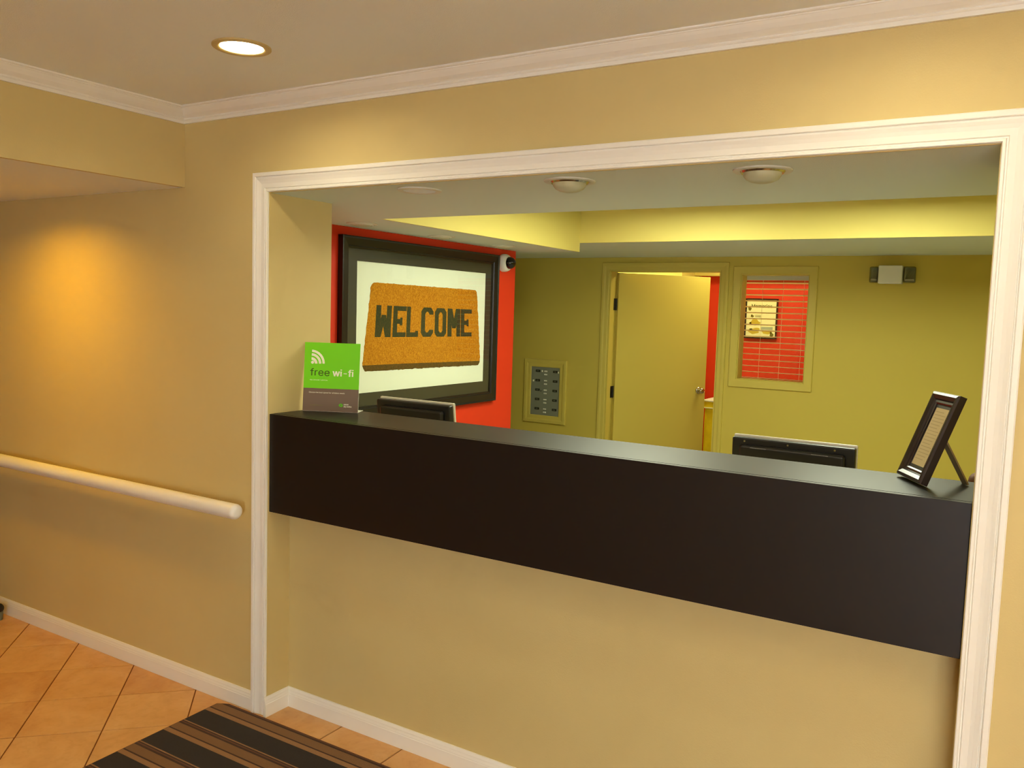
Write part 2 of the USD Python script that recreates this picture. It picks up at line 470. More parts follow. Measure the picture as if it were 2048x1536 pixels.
for x in np.arange(0.007 - 0.303 * 0, W, 0.303):
    q = sbox(x + G / 2, -0.03 + G, min(x + 0.303 - G / 2, W), YL)
    obj('tile', tile_mesh(q, 0.0), ('tile_a', 'tile_c', 'tile_b')[int(x * 10) % 3], flo)
for k, ms in rest.items():
    obj('tile_field', ms, k, flo, kind='stuff')

# ------------------------------------------------------------------ trim
CAS = [(-0.009, 0), (-0.009, 0.009), (-0.007, 0.0115), (-0.001, 0.0115), (0.001, 0.0055), (0.004, 0.0055), (0.006, 0.0095), (0.022, 0.0100), (0.032, 0.0125), (0.041, 0.0160), (0.044, 0.0165), (0.0445, 0.0135), (0.0475, 0.0135), (0.048, 0.0175), (0.050, 0.0190), (0.061, 0.0190), (0.064, 0.0165), (0.064, 0)]
RV = 0.011
t1 = thing('trim_1', 'white moulded casing framing the reception opening', 'trim', kind='structure')
fr = mitre_frame(CAS, -RV, W + RV, 0.0, H0 + RV, 0.0, sides='ltr')
obj('side_casing', fr['l'], 'white_trim', t1)
obj('head_casing', fr['t'], 'white_trim', t1)
obj('side_casing', fr['r'], 'white_trim', t1)

# crown moulding: (d off the wall, z)
CRN = [(0, 2.381), (0.011, 2.381), (0.012, 2.392), (0.015, 2.394), (0.017, 2.397), (0.0165, 2.4), (0.019, 2.402), (0.024, 2.405), (0.034, 2.412), (0.044, 2.422), (0.050, 2.429), (0.052, 2.430), (0.0525, 2.433), (0.059, 2.4335), (0.062, 2.436), (0.062, HC), (0, HC)]
cr = np.array(CRN)
t2 = thing('trim_2', 'white crown moulding where the lobby walls meet the ceiling', 'trim', kind='structure')


def crown(ax_from, ax_to, along):
    if along == 'x':
        a = np.c_[XS + cr[:, 0], -cr[:, 0], cr[:, 1]]
        b = np.c_[np.full(len(cr), RX), -cr[:, 0], cr[:, 1]]
    else:
        a = np.c_[XS + cr[:, 0], -cr[:, 0], cr[:, 1]]
        b = np.c_[XS + cr[:, 0], np.full(len(cr), RY), cr[:, 1]]
    return prism(a, b, cr)


obj('crown_run', crown(0, 0, 'x'), 'white_trim', t2, label='crown moulding along the front wall')
obj('crown_run', crown(0, 0, 'y'), 'white_trim', t2, label='crown moulding along the bulkhead at left')

# baseboards: (d, z)
BAS = np.array([(0, 0), (0.013, 0), (0.013, 0.052), (0.0115, 0.055), (0.0115, 0.058), (0.009, 0.066), (0.0085, 0.070), (0.006, 0.076), (0.005, 0.080), (0, 0.080)])


def base_x(x0, x1, y, cut0=0.0, cut1=0.0, s=-1):
    a = np.c_[x0 + cut0 * BAS[:, 0], y + s * BAS[:, 0], BAS[:, 1]]
    b = np.c_[x1 - cut1 * BAS[:, 0], y + s * BAS[:, 0], BAS[:, 1]]
    return prism(a, b, BAS)


struct('baseboard_left', base_x(LX, -RV - 0.0645, 0), 'white_trim', 'cream white baseboard along the wall below the handrail', 'baseboard')
struct('baseboard_front', base_x(0.0, W, YL, 1, 1), 'white_trim', 'white baseboard along the foot of the half wall under the counter', 'baseboard')
a = np.c_[BAS[:, 0], np.full(len(BAS), -0.0175), BAS[:, 1]]
b = np.c_[BAS[:, 0], YL - BAS[:, 0], BAS[:, 1]]
struct('baseboard_return', prism(a, b, BAS), 'white_trim', 'short white baseboard between left casing and the half wall', 'baseboard')
struct('baseboard_right', base_x(W + RV + 0.0645, RX, 0), 'white_trim', 'white baseboard of the front wall right of the opening', 'baseboard')

# ------------------------------------------------------------------ counter
ct = thing('reception_counter', 'long black laminate reception counter spanning the wall opening', 'counter')
obj('front_panel', rbox(0.001, W - 0.001, YF, YF + 0.02, ZB, ZT - 0.0005, 0.0012), 'black_laminate', ct)
obj('counter_top', rbox(0.001, W - 0.001, YF + 0.0205, YCB, ZT - 0.036, ZT, 0.0015), 'black_laminate', ct)
obj('underside', bx(0.001, W - 0.001, YF + 0.0205, YL - 0.001, ZB + 0.001, ZB + 0.019), 'black_laminate', ct)
for x in (0.3, 1.2, 2.1):
    obj('bracket', bx(x, x + 0.03, YL + 0.141, YCB - 0.01, ZT - 0.09, ZT - 0.0365), 'dark_plastic', ct)

# ------------------------------------------------------------------ handrail
hr = thing('handrail', 'round cream white wooden handrail fixed to the wall left of the opening', 'handrail')
R_, YH, ZH, XE = 0.031, -0.066, 0.834, -0.092
tt = np.linspace(0, math.pi / 2, 8)
prof = [(0, 0)] + [(R_, 0.0), (R_, 1.0)] + [(R_ * 0.35 + R_ * 0.65 * math.cos(t), 1.0 + 0.022 * math.sin(t)) for t in tt[1:]] + [(0, 1.022)]
L_ = XE - LX
prof = [(r, z if z <= 0 else z - 1.0 + L_ - 0.022) for r, z in prof]
rail = lathe(prof, 40)
rail = place(rail, (LX, YH, ZH), (0, 1, 0), (0, 0, 1), (1, 0, 0))
obj('rail', rail, 'white_trim', hr, smooth=40)
for x in (-3.7, -2.5, -1.3, -0.4):
    obj('bracket', [cyl((x, -0.001, ZH - 0.012), (x, -0.010, ZH - 0.012), 0.022, 20), cyl((x, -0.009, ZH - 0.012), (x, YH + 0.02, ZH - 0.012), 0.008, 14)], 'white_trim', hr)

# ------------------------------------------------------------------ recessed lights
def downlight(name, label, x, y, z, lens, group, r=0.088, rec=None, kind='flat', trim='white_plastic'):
    t = thing(name, label, 'ceiling light', (x, y, z), group=group)
    obj('trim_ring', lathe([(r, 0.0), (r, -0.004), (r - 0.004, -0.0065), (r - 0.016, -0.0065), (r - 0.022, -0.003), (r - 0.022, 0.0), (r, 0.0)], 48), trim, t, smooth=40)
    if rec is not None:
        R = r - 0.0235
        obj('lens', lathe([(0, rec - 0.004), (R - 0.002, rec - 0.004), (R, rec), (0, rec)], 48), lens, t, smooth=40)
        obj('reflector', lathe([(R + 0.0005, 0.0), (R + 0.0008, rec + 0.004), (R - 0.0002, rec + 0.004), (R - 0.0002, 0.0), (R + 0.0005, 0.0)], 48), trim, t, smooth=40)
    elif kind == 'flat':
        obj('lens', lathe([(0, -0.0045), (r - 0.022, -0.0045), (r - 0.0225, -0.0005), (0, -0.0005)], 48), lens, t, smooth=40)
    else:
        R = r - 0.03
        k = 1.0 if kind == 'drop' else 0.45
        obj('lens', lathe([(R + 0.002, -0.004), (R, -0.017 * k), (R * 0.86, -0.027 * k), (R * 0.6, -0.034 * k), (R * 0.3, -0.0375 * k), (0, -0.0385 * k)], 48), lens, t, smooth=60)
        obj('lens_collar', lathe([(R + 0.002, -0.004), (R + 0.0105, -0.0042), (R + 0.006, -0.010), (R + 0.001, -0.010)], 48), 'chrome' if kind == 'drop' else trim, t, smooth=40)
    return t


LOB = 'recessed lights of the lobby ceiling'
plain('shaded_ring', (196, 172, 112), 0.4, 0.5)  # tan paints in the shaded look of a white trim ring
l0 = downlight('recessed_light', 'glowing round recessed light in the lobby ceiling above the crown corner', 0.402, -0.481, HC, 'lobby_lens', None, rec=0.022, trim='shaded_ring')
for x, y, lab in ((2.25, -0.48, 'lit recessed light over the right end of the counter'), (1.40, -1.05, 'lit recessed light over the middle of the striped rug'),
                  (3.30, -1.40, 'unseen recessed light added as lobby fill, right of the camera'), (4.3, -0.6, 'unseen recessed light added as fill at the far right of the lobby'), (2.3, -1.58, 'unseen recessed light added as lobby fill, just ahead of the camera')):
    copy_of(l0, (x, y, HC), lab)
downlight('soffit_light', 'amber recessed light under the lowered ceiling at left', -1.30, -0.50, HS, 'alcove_lens', None, rec=0.03)
plain('frosted', (216, 228, 242), 0.35, 0.5)
plain('drop_lens', (186, 184, 148), 0.35, 0.5)
plain('can_ring', (206, 202, 184), 0.4, 0.4)
downlight('dead_downlight', 'unlit flat downlight with pale blue white lens, leftmost above the counter', 0.615, 0.139, H0, 'frosted', None, r=0.080, trim='can_ring')
plain('painted_lens', (198, 192, 158), 0.5, 0.3)
plain('painted_ring', (214, 210, 190), 0.6, 0.3)
d1 = downlight('domed_downlight', 'unlit domed downlight above the middle of the counter', 1.223, 0.139, H0, 'drop_lens', None, r=0.083, kind='drop', trim='can_ring')
copy_of(d1, (1.836, 0.155, H0), 'unlit domed downlight above the right part of the counter')
d2 = downlight('picture_downlight', 'unlit downlight above the left end of the doormat picture', -0.435, 1.016, H0, 'painted_lens', None, r=0.080, kind='shallow', trim='painted_ring')
copy_of(d2, (-0.455, 1.73, H0), 'unlit downlight above the middle of the doormat picture')
copy_of(d2, (-0.47, 2.437, H0), 'unlit downlight above the right end of the doormat picture')

# fluorescent troffers that light office and back room
def troffer(label, x, y, z, w, d, lens):
    t = thing('fluorescent_troffer', label, 'ceiling light', (x, y, z))
    q = mitre_frame([(0, 0), (0, 0.014), (0.004, 0.02), (0.03, 0.02), (0.034, 0.016), (0.034, 0)], -w / 2, w / 2, -d / 2, d / 2, 0)
    fm = trimesh.util.concatenate(list(q.values()))
    fm = place(fm, (0, 0, 0), (1, 0, 0), (0, 0, 1), (0, 1, 0))
    obj('frame', fm, 'white_plastic', t)
    obj('diffuser', bx(-w / 2, w / 2, -d / 2, d / 2, -0.012, -0.004), lens, t)
    return t


troffer('glowing fluorescent panel in the ceiling tray, the one nearer the red wall', 0.72, 1.95, ZTR, 0.6, 1.2, 'office_lens')
troffer('glowing fluorescent panel in the ceiling tray, the one farther from the red wall', 1.88, 1.95, ZTR, 0.6, 1.2, 'office_lens')
troffer('glowing fluorescent panel in the ceiling of the small red room', 0.55, 5.15, HC, 1.2, 0.4, 'backroom_lens')
troffer('unseen fluorescent panel added to brighten the wall behind the open door', -0.95, 5.15, HC, 0.9, 0.4, 'backroom_lens')  # added out of view to light the pale wall over the door

# ------------------------------------------------------------------ framed doormat picture on the red wall
PY0, PY1, PZ0, PZ1 = 1.190, 2.466, 1.178, 1.906
FY0, FY1, FZ0, FZ1 = 1.050, 2.596, 1.040, 2.036
art = thing('framed_picture', 'large black framed picture of a coir doormat reading WELCOME on the red wall', 'picture')
FW = 0.064
FP = [(0, 0), (0, 0.016), (0.010, 0.018), (0.014, 0.026), (0.052, 0.030), (0.058, 0.036), (0.064, 0.034), (0.064, 0)]
q = mitre_frame(FP, FY0 + FW, FY1 - FW, FZ0 + FW, FZ1 - FW, XR, plane='yz', out=1.0)
for s in 'ltrb':
    obj('frame_rail', q[s], 'frame_black', art)
XM = XR + 0.006
ex, ez, nx = np.array([0, 1.0, 0]), np.array([0, 0, 1.0]), np.array([1.0, 0, 0])


def flat(poly, x, d=0.0012):
    return extr(poly, d, ((x, 0, 0), ex, ez))


hole = sbox(FY0 + FW, FZ0 + FW, FY1 - FW, FZ1 - FW).difference(sbox(PY0, PZ0, PY1, PZ1))
obj('mat_board', flat(hole, XM, 0.003), 'mat_board', art)
obj('print_sheet', flat(sbox(PY0 - 0.01, PZ0 - 0.01, PY1 + 0.01, PZ1 + 0.01), XM - 0.001), 'print_white', art, label='white printed sheet')


def rough_outline(corners, r, amp, seed):
    p = Polygon(corners).buffer(-r).buffer(r, quad_segs=6)
    n = 420
    pts = np.array([p.exterior.interpolate(t, normalized=True).coords[0] for t in np.linspace(0, 1, n, endpoint=False)])
    c = pts.mean(0)
    k = meshkit.noise(np.c_[pts * 55, np.zeros(n)], seed) - 0.5 + 0.6 * (meshkit.noise(np.c_[pts * 160, np.zeros(n)], seed + 1) - 0.5)
    d = pts - c
    d /= np.linalg.norm(d, axis=1, keepdims=True)
    return Polygon(pts + amp * k[:, None] * d).buffer(0)


MAT = [(1.311, 1.7958), (2.364, 1.7895), (2.4281, 1.29), (1.2417, 1.2982)]
whole = rough_outline(MAT, 0.035, 0.006, 3)
lower = Polygon([(1.1, 1.333), (1.6, 1.330), (2.5, 1.317), (2.5, 1.2), (1.1, 1.2)])
obj('doormat_edge', flat(whole.intersection(lower), XM + 0.0003), 'coir_edge', art, label='dark brown lower edge of the pictured doormat')
obj('doormat', flat(whole.difference(lower), XM + 0.0003), 'coir', art, label='golden brown pictured coir doormat')


def letter(ch):
    """Block capitals in a unit box, drawn with broad strokes."""
    b = lambda *r: sbox(*r)
    s, h = 0.27, 0.145
    if ch == 'E':
        return unary_union([b(0, 0, s, 1), b(0, 0, 0.98, h), b(0, 1 - h, 1, 1), b(0, 0.43, 0.66, 0.58), b(0.56, 0.38, 0.68, 0.63)])
    if ch == 'L':
        return unary_union([b(0, 0, s, 1), b(0, 0, 1, h), b(0.82, 0, 1, 0.2)])
    if ch in 'CO':
        o = Polygon([(0.2, 0), (0.8, 0), (1, 0.13), (1, 0.87), (0.8, 1), (0.2, 1), (0, 0.87), (0, 0.13)]).buffer(0.04).buffer(-0.04)
        i = Polygon([(0.40, 0.14), (0.60, 0.14), (0.72, 0.22), (0.72, 0.78), (0.60, 0.86), (0.40, 0.86), (0.28, 0.78), (0.28, 0.22)])
        o = o.difference(i)
        if ch == 'C':
            o = o.difference(b(0.5, 0.235, 1.1, 0.765))
        return o
    if ch == 'M':
        return unary_union([b(0, 0, 0.27, 1), b(0.73, 0, 1, 1), Polygon([(0.12, 1), (0.32, 1), (0.62, 0.30), (0.38, 0.30)]), Polygon([(0.88, 1), (0.68, 1), (0.38, 0.30), (0.62, 0.30)])])
    if ch == 'W':
        return affinity.scale(letter('M'), 1, -1, origin=(0.5, 0.5))


LQ = dict(tl=(1.3612, 1.6689), tr=(2.3048, 1.6596), br=(2.3132, 1.4841), bl=(1.3491, 1.4898))
spans = [('W', 0.0, 0.134), ('E', 0.160, 0.279), ('L', 0.291, 0.400), ('C', 0.437, 0.556), ('O', 0.582, 0.700), ('M', 0.723, 0.862), ('E', 0.876, 1.0)]


def warp(poly):
    def f(x, y):
        x, y = np.asarray(x), np.asarray(y)
        o = [(1 - x) * (1 - y) * LQ['bl'][k] + x * (1 - y) * LQ['br'][k] + x * y * LQ['tr'][k] + (1 - x) * y * LQ['tl'][k] for k in (0, 1)]
        return o[0], o[1]
    from shapely.ops import transform
    return transform(f, poly)


for i, (ch, u0, u1) in enumerate(spans):
    g = affinity.affine_transform(letter(ch), [u1 - u0, 0, 0, 1, u0, 0]).buffer(0.004)
    g = g.segmentize(0.02)
    g = warp(g)
    obj('letter', flat(g, XM + 0.0008, 0.0014), 'coir_ink', art, label=f'dark letter {ch}')
obj('glass_pane', bx(XR + 0.0125, XR + 0.0140, FY0 + FW, FY1 - FW, FZ0 + FW, FZ1 - FW), 'glass', art)

# ------------------------------------------------------------------ dome camera
dc = thing('dome_camera', 'white security camera with a black dome beside the picture corner', 'camera', (XR, 2.690, 1.990))
t_ = np.linspace(0, math.pi / 2, 10)
pr_ = [(0, 0), (0.062, 0), (0.062, 0.014)] + [(0.040 + 0.022 * math.cos(t), 0.014 + 0.036 * math.sin(t)) for t in t_[1:]] + [(0, 0.050)]
cm = place(lathe(pr_, 48), (0, 0, 0), (0, 1, 0), (0, 0, 1), (1, 0, 0))
obj('housing', cm, 'white_plastic', dc, smooth=50)
pr_ = [(0.041, 0.0)] + [(0.041 * math.cos(t), 0.012 + 0.041 * math.sin(t)) for t in t_]
plain('dome_black', (14, 13, 12), 0.06, 0.6)
cm = place(lathe(pr_, 48), (0.046, 0, 0), (0, 1, 0), (0, 0, 1), (1, 0, 0))
obj('dome', cm, 'dome_black', dc, smooth=60)

# ------------------------------------------------------------------ office door
dr = thing('door_1', 'olive yellow flush door standing ajar into the small room', 'door', kind='structure')
DC = [(0, 0), (0, 0.008), (0.006, 0.012), (0.03, 0.013), (0.045, 0.017), (0.062, 0.017), (0.066, 0.013), (0.066, 0)]
q = mitre_frame(DC, DX0 + 0.008 - 0.02, DX1 + 0.008, 0, DZ + 0.008, YB, sides='ltr')
for s in 'ltr':
    obj('casing', q[s], 'olive_trim', dr)
JT = 0.016
obj('jamb', [bx(DX0 - 0.012, DX0 + JT - 0.012, YB - 0.004, YB + BT + 0.004, 0, DZ), bx(DX1 - 0.003, DX1 + 0.013, YB - 0.004, YB + BT + 0.004, 0, DZ), bx(DX0 + 0.004, DX1 - 0.003, YB - 0.004, YB + BT + 0.004, DZ - 0.001, DZ + 0.015)], 'olive_trim', dr)
obj('strike_plate', bx(DX1 - 0.0045, DX1 - 0.003, YB + 0.03, YB + 0.09, 0.93, 1.04), 'hinge_black', dr)
HX, HY = DX0 + 0.014, YB + 0.116
ang = math.atan2(5.246 - HY, 0.002 - HX)
DW = 0.935
de = np.array([math.cos(ang), math.sin(ang), 0])
dn = np.array([math.sin(ang), -math.cos(ang), 0])     # face towards the office


def door_pt(u, d, z):
    return np.array([HX, HY, 0]) + u * de + d * dn + np.array([0, 0, z])


leaf = rbox(0, DW, -0.022, 0.022, 0.012, DZ - 0.006, 0.0015)
leaf = place(leaf, (HX, HY, 0), de, np.cross([0, 0, 1.0], de), (0, 0, 1.0))
dl = obj('door_leaf', leaf, 'olive_trim', dr)
for z in (0.20, 0.975, 1.745):
    hg = [bx(DX0 + 0.0045, DX0 + 0.007, YB + 0.068, YB + 0.113, z - 0.051, z + 0.051), cyl((HX - 0.004, HY - 0.008, z - 0.051), (HX - 0.004, HY - 0.008, z + 0.051), 0.0075, 14)]
    obj('hinge', hg, 'hinge_black', dr)
c0 = door_pt(DW - 0.07, 0.022, 0.985)
kn = lathe([(0, 0), (0.032, 0), (0.032, 0.006), (0.026, 0.012), (0.013, 0.015), (0.0115, 0.032), (0.018, 0.036), (0.026, 0.044), (0.0275, 0.054), (0.023, 0.064), (0.012, 0.068), (0, 0.069)], 32)
obj('door_knob', place(kn, c0, de, np.cross(dn, de), dn), 'chrome', dr, smooth=50, label='chrome door knob')
obj('latch_plate', place(bx(-0.0005, 0.0015, -0.012, 0.012, -0.03, 0.03), door_pt(DW, 0, 0.985), de, -dn, (0, 0, 1.0)), 'chrome', dr)

# ------------------------------------------------------------------ office window with blind
wd = thing('window_1', 'small interior window with cream horizontal blind in the olive wall', 'window', kind='structure')
WC = [(0, 0), (0, 0.010), (0.004, 0.014), (0.058, 0.016), (0.062, 0.012), (0.062, 0)]
q = mitre_frame(WC, WX0 + 0.006, WX1 - 0.006, WZ0 + 0.006, WZ1 - 0.006, YB)
for s in 'ltrb':
    obj('casing', q[s], 'olive_trim', wd)
jb = [bx(WX0, WX0 + 0.012, YB, YB + BT, WZ0, WZ1), bx(WX1 - 0.012, WX1, YB, YB + BT, WZ0, WZ1), bx(WX0 + 0.012, WX1 - 0.012, YB, YB + BT, WZ0, WZ0 + 0.012), bx(WX0 + 0.012, WX1 - 0.012, YB, YB + BT, WZ1 - 0.012, WZ1)]
obj('jamb', jb, 'olive_trim', wd)
obj('pane', bx(WX0 + 0.012, WX1 - 0.012, YB + 0.040, YB + 0.044, WZ0 + 0.012, WZ1 - 0.012), 'glass', wd)
YBL = YB + BT + 0.04
bl = thing('window_blind', 'cream horizontal slat blind hanging behind the small window', 'blind')
obj('headrail', bx(WX0 - 0.03, WX1 + 0.03, YBL - 0.028, YBL + 0.028, 1.968, 2.022), 'grey_plastic', bl)
for i in range(17):
    z = 1.945 - 0.0478 * i
    s = rbox(WX0 - 0.02, WX1 + 0.03, -0.0245, 0.0245, -0.0016, 0.0016, 0.0012, 1)
    s.apply_transform(trimesh.transformations.rotation_matrix(math.radians(-8), (1, 0, 0)))
    s.apply_translation((0, YBL, z))
    obj('slat', s, 'blind_cream', bl)
obj('bottom_rail', rbox(WX0 - 0.02, WX1 + 0.03, YBL - 0.024, YBL + 0.024, 1.120, 1.140, 0.003, 1), 'blind_cream', bl)
for x in (0.68, 0.84, 1.0):
    obj('ladder_cord', bx(x, x + 0.0022, YBL - 0.0275, YBL - 0.0262, 1.14, 1.968), 'blind_cream', bl)

# poster on the red wall of the small room
ps = thing('poster', 'white poster in a dark frame on the red wall, seen through the window blind', 'poster')
px0, px1, pz0, pz1 = 0.146, 0.432, 1.478, 1.842
q = mitre_frame([(0, 0), (0, 0.028), (0.012, 0.030), (0.012, 0)], px0, px1, pz0, pz1, BY)
for s in 'ltrb':
    obj('frame_rail', q[s], 'frame_espresso', ps)
obj('sheet', bx(px0, px1, BY - 0.020, BY - 0.002, pz0, pz1), 'poster_paper', ps)
exx, ezz = np.array([1.0, 0, 0]), np.array([0, 0, 1.0])
yp = BY - 0.0205
obj('heading', text('Memories', 0.030, 0.20, (px0 + 0.045, yp, pz1 - 0.075), exx, ezz, bold=True), 'poster_ink', ps)


def pbox(x, z, w, h, m, n='block'):
    obj(n, bx(px0 + x, px0 + x + w, yp - 0.0006, yp + 0.0004, pz0 + z, pz0 + z + h), m, ps)


def blob(x, z, w, h, m, seed):
    p = affinity.translate(affinity.scale(Polygon([(math.cos(t) * (1 + 0.25 * math.sin(3 * t + seed)), math.sin(t) * (1 + 0.25 * math.cos(2 * t + seed))) for t in np.linspace(0, 2 * math.pi, 24, endpoint=False)]), w / 2, h / 2, origin=(0, 0)), px0 + x, pz0 + z)
    obj('motif', extr(p, 0.0006, ((0, yp, 0), exx, ezz)), m, ps)


blob(0.028, 0.275, 0.030, 0.040, 'poster_ink', 1); blob(0.055, 0.205, 0.030, 0.024, 'poster_ink', 2)
blob(0.085, 0.145, 0.100, 0.050, 'poster_gold', 3); blob(0.043, 0.133, 0.020, 0.020, 'poster_ink', 4)
blob(0.085, 0.060, 0.110, 0.060, 'poster_gold', 5); blob(0.050, 0.075, 0.026, 0.022, 'poster_ink', 6)
blob(0.200, 0.050, 0.090, 0.040, 'poster_gold', 7); blob(0.250, 0.030, 0.034, 0.046, 'poster_ink', 8)
pbox(0.150, 0.075, 0.110, 0.028, 'poster_blue')
for k in range(3):
    pbox(0.085, 0.195 + 0.008 * k, 0.055, 0.003, 'poster_ink', 'text_line')

# ------------------------------------------------------------------ emergency light
em = thing('emergency_light', 'white emergency light box with two clear lamp heads high on the olive wall', 'emergency light')
obj('box', rbox(1.562, 1.722, YB - 0.085, YB, 1.939, 2.069, 0.006), 'white_plastic', em, smooth=30)
for x0, x1 in ((1.500, 1.558), (1.726, 1.806)):
    lm = [rbox(x0, x1, YB - 0.070, YB - 0.020, 1.945, 2.062, 0.01)]
    ld = obj('lamp_head', lm, 'lamp_glass', em, smooth=30)
    obj('lamp_base', bx(x0 + 0.004, x1 - 0.004, YB - 0.020, YB, 1.955, 2.055), 'grey_plastic', em)
    obj('reflector', rbox(x0 + 0.010, x1 - 0.010, YB - 0.060, YB - 0.03, 1.960, 1.974, 0.004), 'silver_plastic', em)

# ------------------------------------------------------------------ key panel
kp = thing('call_panel', 'grey metal panel with ten black labelled slots, framed in olive, left of the door', 'panel')
KX0, KX1, KZ0, KZ1 = -1.347, -1.056, 0.720, 1.157
KC = [(0, 0), (0, 0.010), (0.006, 0.014), (0.03, 0.015), (0.045, 0.020), (0.066, 0.020), (0.071, 0.014), (0.071, 0)]
q = mitre_frame(KC, KX0 - 0.002, KX1 + 0.002, KZ0 - 0.002, KZ1 + 0.002, YB)
for s in 'ltrb':
    obj('frame_rail', q[s], 'olive_trim', kp)
obj('plate', bx(KX0 - 0.002, KX1 + 0.002, YB - 0.006, YB, KZ0 - 0.002, KZ1 + 0.002), 'brushed_metal', kp)
for i in range(5):
    z = 1.122 - 0.0865 * i
    for k, x in enumerate((-1.303, -1.122)):
        s_ = obj('slot', bx(x, x + 0.046, YB - 0.0085, YB - 0.006, z - 0.010, z + 0.010), 'slot_black', kp)
        obj('label_text', bx(x + 0.010, x + 0.034, YB - 0.0089, YB - 0.0085, z - 0.002, z + 0.002), 'brushed_metal', kp)
    for dz in (0.0, -0.030):
        obj('indicator', [rbox(-1.214, -1.182, YB - 0.0095, YB - 0.006, z + dz - 0.006, z + dz + 0.006, 0.0025, 1)], 'white_plastic', kp)
for x, z in ((-1.235, 1.122), (-1.070, 1.118), (-1.325, 1.030)):
    obj('sticker', bx(x - 0.007, x + 0.007, YB - 0.0068, YB - 0.006, z - 0.008, z + 0.008), 'ink_white', kp)
obj('keyhole', cyl((-1.243, YB - 0.0075, 0.94), (-1.243, YB - 0.006, 0.94), 0.005, 12), 'slot_black', kp)

# ------------------------------------------------------------------ wi-fi sign on the counter
sx, sy = 0.011, 0.172
sa = math.atan2(0.27 - 0.17, 0.223 - 0.011)
sg = thing('counter_sign', 'green and brown free wi-fi sign standing on the left end of the counter', 'sign', (sx, sy, ZT), math.degrees(sa))
SW, SH, TL = 0.232, 0.279, math.radians(5)
se, su = np.array([1.0, 0, 0]), np.array([0, math.sin(TL), math.cos(TL)])
sn = np.cross(se, su)                     # towards the reader
sb = np.array([0, 0, 0.001])


def spt(u, v, d=0.0):
    return sb + u * se + v * su + d * sn


def spanel(u0, u1, v0, v1, d0, d1):
    return place(bx(u0, u1, v0, v1, d0, d1), sb, se, su, sn)


obj('holder', spanel(0, SW, 0, SH, -0.004, -0.0005), 'white_plastic', sg)
obj('foot', place(bx(0.0, SW, -0.0, 0.075, 0, 0.002), (0, 0, 0), (1, 0, 0), (0, 1, 0), (0, 0, 1)), 'white_plastic', sg, label='white foot of the sign holder')
gp = obj('green_panel', spanel(0.0, SW, 0.0925, SH, -0.0005, 0.0003), 'sign_green', sg, label='bright green upper panel')
bp_ = obj('brown_panel', spanel(0.0, SW, 0.0, 0.0925, -0.0005, 0.0003), 'sign_brown', sg, label='grey brown lower panel')


def stext(s, h, w, u, v, mat, bold=False, name='lettering', par=None):
    obj(name, text(s, h, w, spt(u, v, 0.0003), se, su, 0.0004, bold), mat, sg)


stext('free', 0.0285, 0.082, 0.026, 0.1440, 'ink_grey')
m_ = meshkit.text_mesh('wi-fi', 0.0275, 0.0004)
tri = m_.triangles[(m_.face_normals[:, 2] > 0.9)][:, :, :2]
g_ = unary_union([Polygon(t) for t in tri if Polygon(t).area > 1e-12]).buffer(1e-5)
g_ = unary_union([affinity.translate(g_, 0.0006 * k, 0) for k in range(5)]).simplify(1e-5)
gx0, _, gx1, _ = g_.bounds
g_ = affinity.affine_transform(g_, [0.088 / (gx1 - gx0), 0, 0, 1, -gx0 * 0.088 / (gx1 - gx0), 0])
obj('lettering', extr(g_, 0.0004, (spt(0.120, 0.1440, 0.0003), se, su)), 'ink_white', sg)
stext('stay connected  |  get it now', 0.0044, 0.074, 0.026, 0.1245, 'ink_white')
stext('Choose the best speed for wireless needs', 0.0052, 0.150, 0.024, 0.073, 'ink_white')
stext('extendedstay.com', 0.0042, 0.052, 0.030, 0.022, 'ink_dim')
stext('extended', 0.0055, 0.020, 0.172, 0.0280, 'ink_white', True)
stext('stay america', 0.0060, 0.033, 0.172, 0.0195, 'ink_white', True)
star = Polygon([(r * math.cos(t), r * math.sin(t)) for t, r in [(math.pi / 2 + k * math.pi / 7, 0.0095 if k % 2 == 0 else 0.0058) for k in range(14)]])
star = affinity.scale(star, 1.15, 0.9).difference(Polygon([(0.0028 * math.cos(t), 0.0022 * math.sin(t)) for t in np.linspace(0, 6.283, 12, endpoint=False)]))
obj('emblem', extr(star, 0.0004, (spt(0.160, 0.0265, 0.0003), se, su)), 'ink_green', sg, label='small green star emblem')
wc = (0.029, 0.192)
obj('wifi_dot', place(cyl((0, 0, 0), (0, 0, 0.0005), 0.0062, 20), spt(wc[0] + 0.0055, wc[1] + 0.0055, 0.0003), se, su, sn), 'ink_white', sg)
for r0, r1 in ((0.0155, 0.0265), (0.0325, 0.0425), (0.0475, 0.0570)):
    th = np.linspace(0.03, math.pi / 2 - 0.03, 20)
    arc = Polygon([(r1 * math.cos(t), r1 * math.sin(t)) for t in th] + [(r0 * math.cos(t), r0 * math.sin(t)) for t in th[::-1]])
    obj('wifi_arc', extr(arc, 0.0005, (spt(wc[0], wc[1], 0.0003), se, su)), 'ink_white', sg)

# ------------------------------------------------------------------ leaning document frame on the counter
fa = math.radians(-61.18)
FWD, FHT, FTH, FT = 0.150, 0.253, 0.024, math.radians(20.1)
df = thing('document_frame', 'small dark wooden frame holding a notice, leaning on the right end of the counter', 'picture frame', (2.2242, 0.2732, ZT), math.degrees(fa))
fe, fu = np.array([1.0, 0, 0]), np.array([0, math.sin(FT), math.cos(FT)])
fn = np.cross(fe, fu)
fb = np.array([0, 0, 0.0015]) + FTH * math.sin(FT) * np.array([0, 0, 1.0]) * 1.0 - np.array([0, 0, FTH * math.sin(FT)]) * 1.0 + np.array([0, 0, FTH * math.sin(FT)])


def fplace(m):
    """Local: x along the foot, y up the face, z off the face towards the reader."""
    return place(m, fb, fe, fu, fn)


